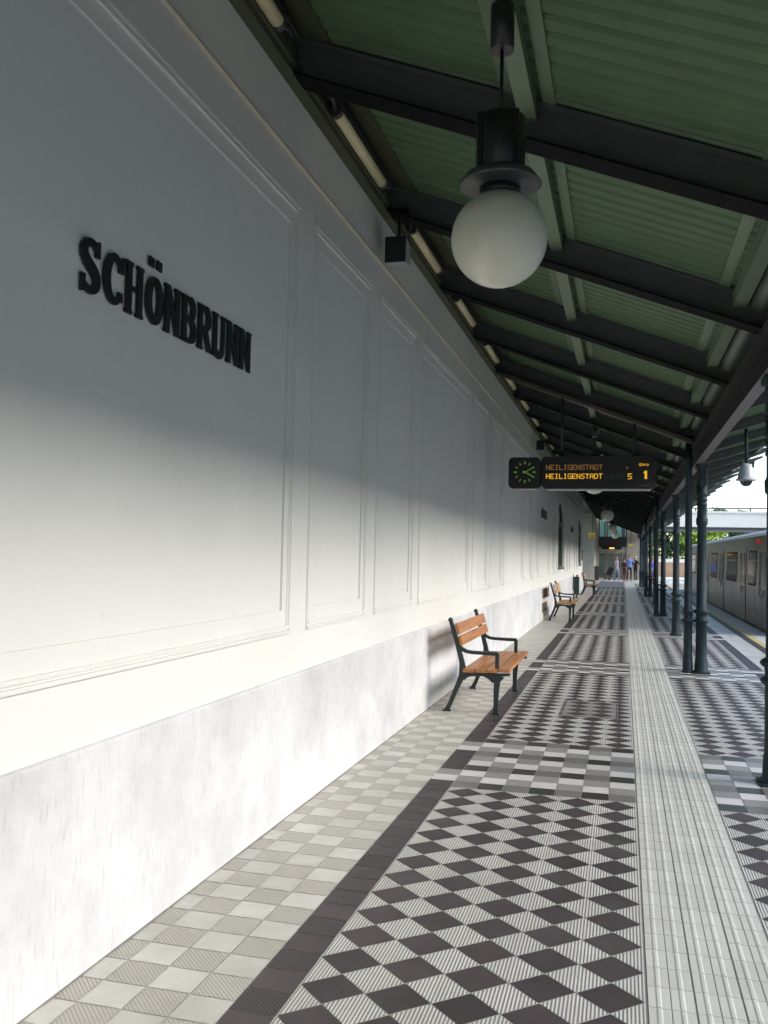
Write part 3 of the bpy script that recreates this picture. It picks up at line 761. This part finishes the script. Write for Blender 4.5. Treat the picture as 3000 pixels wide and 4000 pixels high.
# ------------------------------------------------------------------ benches
def bench(loc, label, wood='wood'):
    t = thing('platform_bench', label, 'bench', loc, group='wooden benches along the wall')
    # local: x away from wall, y along platform; frames at y=0 and 1.63
    cv = lambda u, v, e: (u, e, v)
    for fy in (0, 1.63):
        e0, e1 = fy-.022, fy+.022
        g = MB()
        post = [(.150, .405), (.138, .50), (.112, .60), (.078, .72), (.040, .84), (.018, .905)]
        leg = [(-.012, .012), (.020, .07), (.060, .17), (.105, .28), (.140, .36), (.150, .405)]
        g.ribbon(leg+post[1:], [.045, .042, .044, .050, .062, .075, .050, .044, .042, .040, .036], e0, e1, cv)
        g.prism([(-.055, 0), (.03, 0), (.022, .018), (-.05, .018)], fy-.03, fy+.03, cv)
        g.ribbon([(.15, .385), (.30, .388), (.50, .388), (.628, .402)], [.055, .034, .034, .022], e0+.002, e1-.002, cv)
        g.ribbon([(.150, .345), (.185, .365), (.24, .378)], [.06, .04, .012], e0+.004, e1-.004, cv)
        g.ribbon([(.36, .378), (.42, .365), (.475, .33)], [.012, .04, .06], e0+.004, e1-.004, cv)
        g.ribbon([(.525, .385), (.500, .33), (.492, .22), (.490, .10), (.488, .012)], [.10, .062, .052, .044, .046], e0+.001, e1-.001, cv)
        g.prism([(.455, 0), (.535, 0), (.520, .018), (.465, .018)], fy-.03, fy+.03, cv)
        fo = g.build('side_frame', M['bench_iron'], t)
        g = MB(); g.ribbon([(.105, .665), (.135, .635), (.185, .612), (.25, .605), (.40, .602), (.505, .602)], [.040, .034, .032, .032, .034, .036], e0-.006, e1+.006, cv)
        g.ribbon([(.497, .605), (.497, .52), (.497, .425)], [.040, .036, .040], e0+.003, e1-.003, cv); g.build('armrest', M['bench_iron'], t)
        g = MB(); g.sphere((.012, fy, .925), .026, 16, 10); g.build('knob', M['bench_iron'], t)
    a, b = -.105, 1.735
    for i, x in enumerate((.165, .285, .405, .525)):
        g = MB(); w_ = .108; z = .412+(.006 if i == 3 else 0)+.004*i
        g.box(x, x+w_, a, b, z, z+.036, bev=.006); g.build('seat_slat', M[wood], t)
    for i, (u0, z0, u1, z1) in enumerate(((.128, .672, .101, .768), (.097, .784, .066, .892))):
        g = MB(); dx, dz = u1-u0, z1-z0; l = math.hypot(dx, dz); nx, nz = dz/l*.030, -dx/l*.030
        g.prism([(u0+.004, z0), (u0+nx, z0+nz), (u1+nx, z1+nz), (u1+.004, z1)], a+.03, b-.03, cv); g.build('back_slat', M[wood], t)
    return t
BX = -1.725
bench((BX, 9.145, .004), 'nearest wooden bench with orange-brown slats, against the white wall')
bench((BX-.055, 22.92, .004), 'second wooden bench with yellowish light put into its slat colour, beside the wall vents', 'wood_lit')
bench((BX+.0, 38.85, .004), 'farthest wooden bench, behind the dark green bin')

# ------------------------------------------------------------------ litter bin
t = thing('litter_bin', 'slim dark green litter bin standing between the far benches', 'bin', (-1.79, 36.1, .004))
g = MB(); g.box(-.105, .105, -.14, .14, .13, .80, bev=.02); g.build('body', M['bin'], t)
g = MB(); g.box(-.112, .112, -.147, .147, .79, .83, bev=.008); g.build('lid', M['bin'], t)
g = MB(); g.box(-.03, .03, -.03, .03, 0, .135); g.box(-.09, .09, -.11, .11, 0, .02); g.build('foot', M['dark_metal'], t)
g = MB(); g.box(-.132, -.106, -.02, .02, .3, .93); g.build('post', M['dark_metal'], t)
g = MB(); g.box(-.02, .06, -.02, .02, .831, .90, bev=.01); g.build('ash_snuffer', M['red_paint'], t)

# ------------------------------------------------------------------ dome camera
t = thing('dome_camera', 'white dome security camera hanging from the outer canopy over the platform edge', 'security camera', (1.77, 14.5, 0))
g = MB(); g.tube([(0, 0, 3.06), (0, 0, zr(1.77))], .026, 12); g.box(-.07, .07, -.07, .07, zr(1.77)-.02, zr(1.77)-.002); g.build('drop_pole', M['iron'], t)
g = MB(); g.lathe([(.035, 3.07), (.075, 3.05), (.095, 3.0), (.115, 2.88), (.125, 2.84), (.150, 2.825), (.150, 2.81), (.09, 2.80)][::-1], 0, 0, 32); g.build('housing', M['cam_white'], t)
g = MB(); g.sphere((0, 0, 2.812), .094, 24, 10, t0=PI/2, t1=PI); g.build('dome', M['glass'], t)
g = MB(); g.box(.05, .12, -.02, .02, 3.06, 3.10, bev=.008); g.lathe([(.014, 3.00), (.02, 3.06)], .10, 0, 12); g.build('sensor', M['dark_metal'], t)

# ------------------------------------------------------------------ metro train
def train_car(y0, y1, label, near=False):
    t = thing('train_car', label, 'train', (3.13, y0, 0), group='silver metro cars at the platform')
    Lc = y1-y0
    prof = [(.02, -.75), (0, -.30), (0, 1.0), (.03, 1.9), (.055, 2.20)]
    g = MB(); W_ = 2.75
    full = prof+[(W_-.055, 2.20), (W_-.03, 1.9), (W_, 1.0), (W_, -.3), (W_-.02, -.75)]
    g.loft([[(u, yy, v) for u, v in full] for yy in (0, Lc)]); g.build('body', M['steel'], t)
    g = MB(); rf = [(.030, 2.205), (.062, 2.275), (.15, 2.345), (.5, 2.415), (W_/2, 2.45), (W_-.5, 2.42), (W_-.16, 2.36), (W_-.045, 2.30), (W_-.040, 2.205)]
    g.loft([[(u, yy, v) for u, v in rf] for yy in (.02, Lc-.02)]); g.build('roof', M['roof_white'], t)
    def sx(z): return (0 if z < 1.0 else .033*(z-1.0)/.9)
    def slab(name, m, ya, yb, za, zb_, d0, d1, parent):
        g = MB(); g.loft([[(sx(z)-d0, ya, z), (sx(z)-d0, yb, z), (sx(z)+d1, yb, z), (sx(z)+d1, ya, z)] for z in (za, min(max(1.0, za+.01), zb_-.01), zb_)]); return g.build(name, m, parent)
    def window(ya, yb):
        f = slab('window', M['rubber'], ya, yb, .98, 1.86, .006, .02, t)
        slab('pane', M['glass'], ya+.05, yb-.05, 1.03, 1.58, .010, -.0065, f)
        slab('vent_pane', M['glass'], ya+.05, yb-.05, 1.635, 1.82, .010, -.0065, f)
        slab('transom', M['light_grey'], ya+.05, yb-.05, 1.585, 1.63, .014, -.0065, f)
    def door(yc):
        for sg in (-1, 1):
            a, b = (yc-.68, yc-.012) if sg < 0 else (yc+.012, yc+.68)
            f = slab('door', M['steel'], a, b, -.02, 1.93, .016, .01, t)
            slab('pane', M['glass'], a+.16, b-.16, .78, 1.80, .021, -.0165, f)
            slab('door_handle', M['light_grey'], (b-.10 if sg < 0 else a+.05), (b-.05 if sg < 0 else a+.10), .72, .92, .035, -.0165, f)
        slab('door_gap', M['steel_line'], yc-.715, yc-.69, -.02, 1.95, .008, .01, t)
        slab('door_gap', M['steel_line'], yc+.69, yc+.715, -.02, 1.95, .008, .01, t)
    return t, window, door, slab
def fill(y0, y1, label, doors, winds, lamps):
    t, window, door, slab = train_car(y0, y1, label)
    for dd in doors: door(dd-y0)
    for a, b in winds: window(a-y0, b-y0)
    y = .9
    while y < y1-y0-.4:
        slab('body_seam', M['steel_line'], y, y+.014, -.28, .93, .003, .01, t); y += 2.35
    slab('waist_rail', M['steel'], .05, y1-y0-.05, .93, .965, .012, .01, t)
    for l in lamps:
        g = MB(); g.sphere((.03, l-y0, 2.07), .06, 12, 8); g.build('door_lamp', M['red_lamp'], t)
    g = MB(); g.box(.1, 2.6, .2, y1-y0-.2, -.95, -.7); g.build('underframe', M['dark_metal'], t)
    return t
fill(20.6, 38.6, 'nearer silver metro car with red door lamp, standing at the platform',
     [22.65, 26.35, 31.9, 37.2], [(23.75, 25.2), (27.65, 30.4), (33.3, 35.85)], [23.45])
fill(38.75, 50.5, 'farther silver metro car coupled behind the nearer one', [41.5, 46.6], [(43.0, 45.2), (39.0, 40.3), (48.0, 50.1)], [])

# ------------------------------------------------------------------ footbridge, retaining wall, trees
t = thing('road_bridge', 'pale concrete bridge with a railing crossing over the tracks', 'bridge', (0, 80, 0))
g = MB(); sc = 80/60
z0, z1 = 1.6+2.06*sc, 1.6+3.02*sc
g.box(2.2, 60, 0, 6, z0, z1, bev=.04); g.build('deck_beam', M['concrete'], t)
g = MB(); g.box(2.2, 60, -.12, .0, z1-.10, z1+.06); g.build('cornice', M['concrete'], t)
g = MB(); g.box(2.2, 60, .08, 5.9, z0-.22, z0-.005); g.build('soffit', M['dark_metal'], t)
g = MB(); g.box(3.2, 60, .02, .10, z1+.26, z1+.36)
x = 3.6
while x < 40: g.box(x, x+.12, .02, .10, z1+.055, z1+.27); x += 2.15
g.build('railing', M['dark_metal'], t)
x = 3.0
while x < 22:
    g = MB(); g.prism([(x+.28*math.cos(a), (z0+z1)/2-.1+.28*math.sin(a)) for a in [2*PI*k/16 for k in range(16)]], -.012, .0, lambda u, v, e: (u, e, v)); x += 1.55
    g.build('roundel', M['concrete'], t)
t = thing('retaining_wall', 'low tan brick retaining wall with pale coping beyond the tracks', 'wall', (0, 0, 0))
g = MB(); g.box(-8, 13.6, 99.6, 100.2, -1.1, 1.25); g.build('brickwork', M['brick'], t)
g = MB(); g.box(-8, 13.66, 99.54, 100.26, 1.25, 1.62); g.build('coping', M['concrete'], t)
# added out of view: pale platform bounces light, long building blocks low sky
g = MB(); g.box(10.7, 23, -40, 74, -1.1, 0); struct(g.build('added_opposite_platform', M['edge']))
t = thing('added_sky_blocker', 'long cream building added out of view across the tracks to block low sky', 'building', (0, 0, 0))
g = MB(); g.box(23.0, 31, -40, 74, -1, 8.2); g.build('wall', M['stone'], t)
g = MB(); g.box(22.7, 31.2, -40.2, 74.2, 8.2, 8.6, bev=.05); g.build('cornice', M['concrete'], t)
for k in range(17):
    f = MB(); f.box(22.97, 23.02, -35+6.47*k, -32.4+6.47*k, 1.2, 3.6); f = f.build('window', M['win_green'], t)
    g = MB(); g.box(22.955, 22.968, -34.9+6.47*k, -33.74+6.47*k, 1.3, 3.5); g.box(22.955, 22.968, -33.66+6.47*k, -32.5+6.47*k, 1.3, 3.5); g.build('pane', M['glass'], f)
# second platform slab, sunlit, beyond the train
g = MB(); g.box(3.4, 15, 75, 99, -1.1, -.28, bev=.03); struct(g.build('crossing_path', M['concrete']))

def tree(loc, label, h, rad, leafm, seed, n=5200, ls=.36):
    rnd = random.Random(seed)
    t = thing('leafy_tree', label, 'tree', loc, group='trees behind the bridge')
    g = MB(); g.tube([(0, 0, 0), (.1, 0, h*.3), (-.05, .1, h*.55), (.1, 0, h*.8)], [.28, .22, .15, .06], 9)
    blobs = []
    for k in range(11):
        a = rnd.uniform(0, 2*PI); rr = rad*rnd.uniform(.25, .72); zz = h*rnd.uniform(.35, .9)
        c = Vector((rr*math.cos(a), rr*math.sin(a), zz)); blobs.append((c, rad*rnd.uniform(.30, .52)))
        g.tube([(0, 0, zz*.62), c*.55+Vector((0, 0, zz*.38)), c], [.11, .07, .03], 6)
    g.build('trunk', M['bark'], t)
    c = MB()
    for i in range(n):
        b, r = blobs[rnd.randrange(len(blobs))]
        d = Vector((rnd.gauss(0, 1), rnd.gauss(0, 1), rnd.gauss(0, 1))).normalized()*r*rnd.uniform(.55, 1.08)**.6
        p = b+Vector((d.x, d.y, d.z*.8)); u = Vector((rnd.gauss(0, 1), rnd.gauss(0, 1), rnd.gauss(0, .6))).normalized(); v = u.cross(Vector((rnd.gauss(0, 1), rnd.gauss(0, 1), rnd.gauss(0, 1)))).normalized()
        s1 = ls*rnd.uniform(.6, 1.3); s2 = s1*.6
        c.add([p-u*s1*.5, p-v*s2*.5, p+u*s1*.5, p+v*s2*.5], [(0, 1, 2, 3)])
    c.build('crown', leafm, t, fix=False)
    return t
tree((4.4, 104, -1.1), 'dark green tree seen between the middle columns', 9.0, 3.4, M['leaf_dark'], 3)
tree((1.6, 108, -1.1), 'light green tree at the left of the gap between the columns', 8.5, 3.0, M['leaf_light'], 4)
tree((7.9, 103, -1.1), 'bright lime green tree rising just above the train roof', 7.2, 3.4, M['leaf_light'], 5)
tree((12.0, 110, -1.1), 'dark green tree behind the train, right of the lime one', 9.0, 3.6, M['leaf_dark'], 6)
tree((16.5, 112, -1.1), 'dark green tree at the right, mostly behind the bridge and train', 8.5, 3.8, M['leaf_dark'], 8)

# ------------------------------------------------------------------ end building
t = thing('end_building', 'station end building with glass doors, teal clerestory glazing and a lit display over the doors', 'building', (0, 69.5, 0))
g = MB()
g.box(-6, -2.02, -5.0, 0, -.4, 5.2); g.build('stone_pier', M['stone'], t)
g = MB(); g.box(-2.02, -1.86, .0, .5, 0, 5.0); g.box(.20, 1.35, .0, .5, 0, 5.0); g.box(-1.86, .2, .05, .5, 2.02, 2.42); g.build('front_wall', M['stone'], t)
g = MB(); g.box(-1.86, .2, .0, .5, 2.42, 3.18); g.build('sign_band', M['dark_metal'], t)
g = MB(); g.box(-1.86, .2, .2, .3, 3.18, 4.6); g.build('clerestory_glazing', M['teal_glass'], t)
g = MB()
for x in (-1.86, -1.45, -1.28, -.78, -.62, -.16, -.05, .12): g.box(x, x+.08, .1, .198, 3.18, 4.6)
g.build('clerestory_bars', M['dark_metal'], t)
for (a, b) in ((-1.86, -1.30), (-1.24, -.76), (-.70, -.22), (-.16, .20)):
    g = MB(); g.box(a, a+.05, .05, .13, 0, 2.02); g.box(b-.05, b, .05, .13, 0, 2.02); g.box(a+.05, b-.05, .05, .13, 0, .12); g.box(a+.05, b-.05, .05, .13, 1.94, 2.02)
    f = g.build('glass_door', M['frame_grey'], t)
    g = MB(); g.box(a+.05, b-.05, .08, .10, .12, 1.94); g.build('pane', M['door_glass'], f)
g = MB(); g.box(-1.62, -.16, -.18, .0, 2.24, 2.40, bev=.01); f = g.build('display_box', M['black_matt'], t)
g = MB(); g.box(-1.06, -.70, -.19, -.181, 2.265, 2.375); g.build('display_panel', M['orange_sign'], f)
g = MB(); g.box(-1.10, -.35, -.012, -.001, 2.74, 2.86); g.build('red_sign_strip', M['red_dull'], t)
g = MB(); g.box(-1.85, 1.35, .5, 9, 0, 5.0); g.build('hall', M['stone'], t)
g = MB(); g.box(-6, WX-.11, -24.2, 0, 4.72, 4.9); g.box(-6, 1.35, 0, .6, 4.72, 4.9); g.build('added_sky_cover', M['dark_metal'], t)  # added cover: closes off open sky and shades the pier
for x, lab, z, big in ((-2.06, 'yellow and red hanging sign in front of the stone pier', 2.95, 1), (.47, 'small yellow green hanging sign right of the doors', 2.48, 0)):
    y = 62.0 if big else 66.5
    s_ = thing('hanging_sign', lab, 'sign', (x, y, 0), group='yellow hanging signs at the platform end')
    g = MB(); g.box(-.27, .20, 0, .08, z-.02, z+.30) if big else g.box(-.17, .17, 0, .08, z, z+.14); g.build('panel', M['yellow_sign'], s_)
    if big:
        g = MB(); g.box(-.12, .10, -.008, -.001, z, z+.13); g.build('red_field', M['red_lamp'], s_)
    g = MB(); g.tube([(0, .04, z+.14), (0, .04, zb(x if x > WX else WX)+.1)], .02, 8); g.build('hanger', M['dark_metal'], s_)
t = thing('letter_box', 'dark box standing at the right foot of the stone pier', 'box', (-1.83, 65.5, 0))
g = MB(); g.box(-.18, .14, -.15, .15, .12, 1.0, bev=.03); g.build('body', M['dark_metal'], t)
g = MB(); g.box(-.14, .10, -.11, .11, 0, .125); g.build('foot', M['black_matt'], t)
t = thing('notice_board', 'small red notice on the wall past the second arched window', 'notice', (WX, 43.95, 1.45))
g = MB(); g.box(-.02, .03, 0, .8, 0, .5, bev=.006); g.build('board', M['red_dull'], t)

# ------------------------------------------------------------------ people
def person(loc, rz, label, shirt, legs, hair, skin=(.45, .26, .19), h=1.72, walk=.12, armbend=.1, lift=0., coat=False):
    k = h/1.72
    V = []; E = []; Rr = []
    def nv(p, r, par=None):
        V.append((p[0]*k, p[1]*k, p[2]*k)); Rr.append(r*k if not isinstance(r, tuple) else (r[0]*k, r[1]*k))
        if par is not None: E.append((par, len(V)-1))
        return len(V)-1
    pel = nv((0, 0, .93), (.15, .11)); wa = nv((0, 0, 1.08), (.135, .10), pel); ch = nv((0, .0, 1.27), (.165, .115), wa); sh = nv((0, 0, 1.40), (.12, .085), ch)
    nk = nv((0, -.01, 1.49), .055, sh); hd = nv((0, -.02, 1.57), (.072, .085), nk); tp_ = nv((0, -.02, 1.66), (.068, .085), hd); nv((0, -.01, 1.715), (.035, .045), tp_)
    for s_ in (-1, 1):
        w_ = walk*s_
        hp = nv((.095*s_, 0, .88), .090, pel); kn = nv((.10*s_, -w_*.9-.02, .50), .060, hp); an = nv((.10*s_, -w_*.9+.08 if w_ < 0 else -w_+.02, .09), .042, kn); nv((.105*s_, -w_-.12, .035), .036, an)
        so_ = nv((.185*s_, 0, 1.39), .058, sh); 
        if lift and s_ > 0:
            el = nv((.27*s_, -.12, 1.22), .044, so_); wr = nv((.20*s_, -.26, 1.38), .030, el); d = Vector((-.1, -.1, .9)).normalized()
        else:
            el = nv((.245*s_, w_*.5+.03, 1.12), .044, so_); wr = nv((.255*s_, w_*.9-armbend, .88), .030, el); d = Vector((0, -.15, -1)).normalized()
        wp = Vector(V[wr])/k; pm = nv(wp+d*.06, .034, wr)
        pp = Vector(V[pm])/k
        for q in range(4):
            o_ = Vector((0, (q-1.5)*.020, 0)); b1 = nv(pp+d*.045+o_, .0095, pm); nv(pp+d*(.085-.008*abs(q-1.3))+o_+Vector((-.012*s_, 0, 0)), .008, b1)
        th = nv(pp+Vector((0, -.038, 0))+d*.01, .010, pm); nv(pp+Vector((-.005*s_, -.05, 0))+d*.045, .009, th)
    me = bpy.data.meshes.new('person_body'); me.from_pydata(V, E, [])
    o = bpy.data.objects.new('person', me); COL.objects.link(o)
    md = o.modifiers.new('skin', 'SKIN'); md.use_smooth_shade = True
    for i, sv in enumerate(me.skin_vertices[0].data):
        r = Rr[i]; sv.radius = r if isinstance(r, tuple) else (r, r)
        sv.use_root = (i == 0)
    sb = o.modifiers.new('sub', 'SUBSURF'); sb.levels = 1; sb.render_levels = 1
    dg = bpy.context.evaluated_depsgraph_get(); dg.update()
    nm = bpy.data.meshes.new_from_object(o.evaluated_get(dg))
    bpy.data.objects.remove(o)
    for m_ in (mat('skin_tone', skin, .6), mat('shirt_cloth', shirt, .85), mat('trouser_cloth', legs, .85), mat('shoe_leather', (.03, .025, .02), .6)): nm.materials.append(m_)
    for p in nm.polygons:
        p.use_smooth = True
        c = p.center/k
        if c.z > 1.46: mi = 0
        elif c.z < .07: mi = 3
        elif abs(c.x) > .2 and c.z < (1.12 if not coat else .90): mi = 0
        elif c.y < -.2 and c.z > 1.25: mi = 0
        elif c.z < (.92 if not coat else .62): mi = 2
        else: mi = 1
        p.material_index = mi
    nm.name = 'body'
    t = thing('person', label, 'person', loc, rz, 'people waiting at the platform end')
    b = bpy.data.objects.new('body', nm); COL.objects.link(b); b.parent = t
    g = MB(); rings = []
    for i in range(7):
        a = i/6*PI*.56; rings.append([(.083*math.sin(a)*math.cos(u)*k+1e-4*math.cos(u), (.0+.098*math.sin(a)*math.sin(u)+(.012 if i > 3 and math.sin(u) < 0 else 0))*k, (1.655+.085*math.cos(a)+(.04 if i > 4 and math.sin(u) < -.2 else 0))*k) for u in [2*PI*j/14 for j in range(14)]])
    g.loft(rings, True, 0, True); g.build('hair', mat('hair', hair, .8), t)
    g = MB(); g.sphere((0, -.112*k, 1.592*k), .014*k, 8, 6, sz=1.4); 
    for s_ in (-1, 1): g.sphere((.082*s_*k, -.015*k, 1.60*k), .02*k, 8, 6, sz=1.5)
    g.build('nose_and_ears', b.data.materials[0], t)
    g = MB()
    for s_ in (-1, 1): g.sphere((.030*s_*k, -.098*k, 1.618*k), .011*k, 8, 6)
    g.box(-.022*k, .022*k, -.106*k, -.096*k, 1.550*k, 1.556*k); g.build('eyes_and_mouth', mat('dark_features', (.08, .03, .03), .5), t)
    return t
person((-.50, 66.0, .01), .9, 'person in a lavender checked shirt and pale jeans, walking by the glass doors', (.30, .25, .36), (.22, .30, .42), (.30, .26, .22), h=1.66)
person((.02, 63.3, .01), 2.6, 'person in dark red clothes standing left of the blue shirt', (.045, .02, .018), (.14, .03, .04), (.16, .05, .02), h=1.52, walk=.03, coat=True)
person((.37, 65.6, .01), .3, 'person in a light blue shirt and black trousers with a raised hand', (.13, .24, .62), (.012, .011, .014), (.10, .05, .03), skin=(.55, .25, .2), h=1.80, walk=.05, lift=1)
person((.80, 66.6, .01), -.6, 'white-haired person in a dark jacket beside the columns', (.03, .02, .03), (.03, .03, .035), (.62, .62, .60), h=1.72, walk=.03)
person((1.62, 56.0, .01), 1.2, 'person in a bright blue top half hidden by the far columns', (.05, .09, .45), (.10, .12, .30), (.10, .06, .04), h=1.62)
person((1.75, 61.0, .01), 2.2, 'person in a pale grey blue top behind the far columns', (.30, .38, .48), (.2, .05, .06), (.2, .1, .06), h=1.80)

t = thing('pushchair', 'dark folding pushchair left of the person in lavender', 'pushchair', (-1.0, 66.3, .01), .5)
g = MB()
for s_ in (-.22, .22):
    g.tube([(s_, .30, .06), (s_, -.05, .55), (s_, -.35, 1.02)], .014, 6); g.tube([(s_, -.32, .06), (s_, .02, .48), (s_, .30, .62)], .014, 6)
g.tube([(-.22, -.35, 1.02), (.22, -.35, 1.02)], .016, 6); g.build('frame', M['grey_metal'], t)
g = MB(); g.loft([[(s_*.2, .28, .36), (s_*.2, -.02, .34), (s_*.2, -.24, .86), (s_*.2, -.14, .90), (s_*.2, .05, .46), (s_*.2, .28, .42)] for s_ in (-1, 1)]); g.build('seat', M['black_matt'], t)
for s_ in (-.22, .22):
    for yy in (.30, -.32):
        g = MB(); g.tube([(s_-.02, yy, .075), (s_+.02, yy, .075)], .075, 14); g.build('wheel', M['rubber'], t)
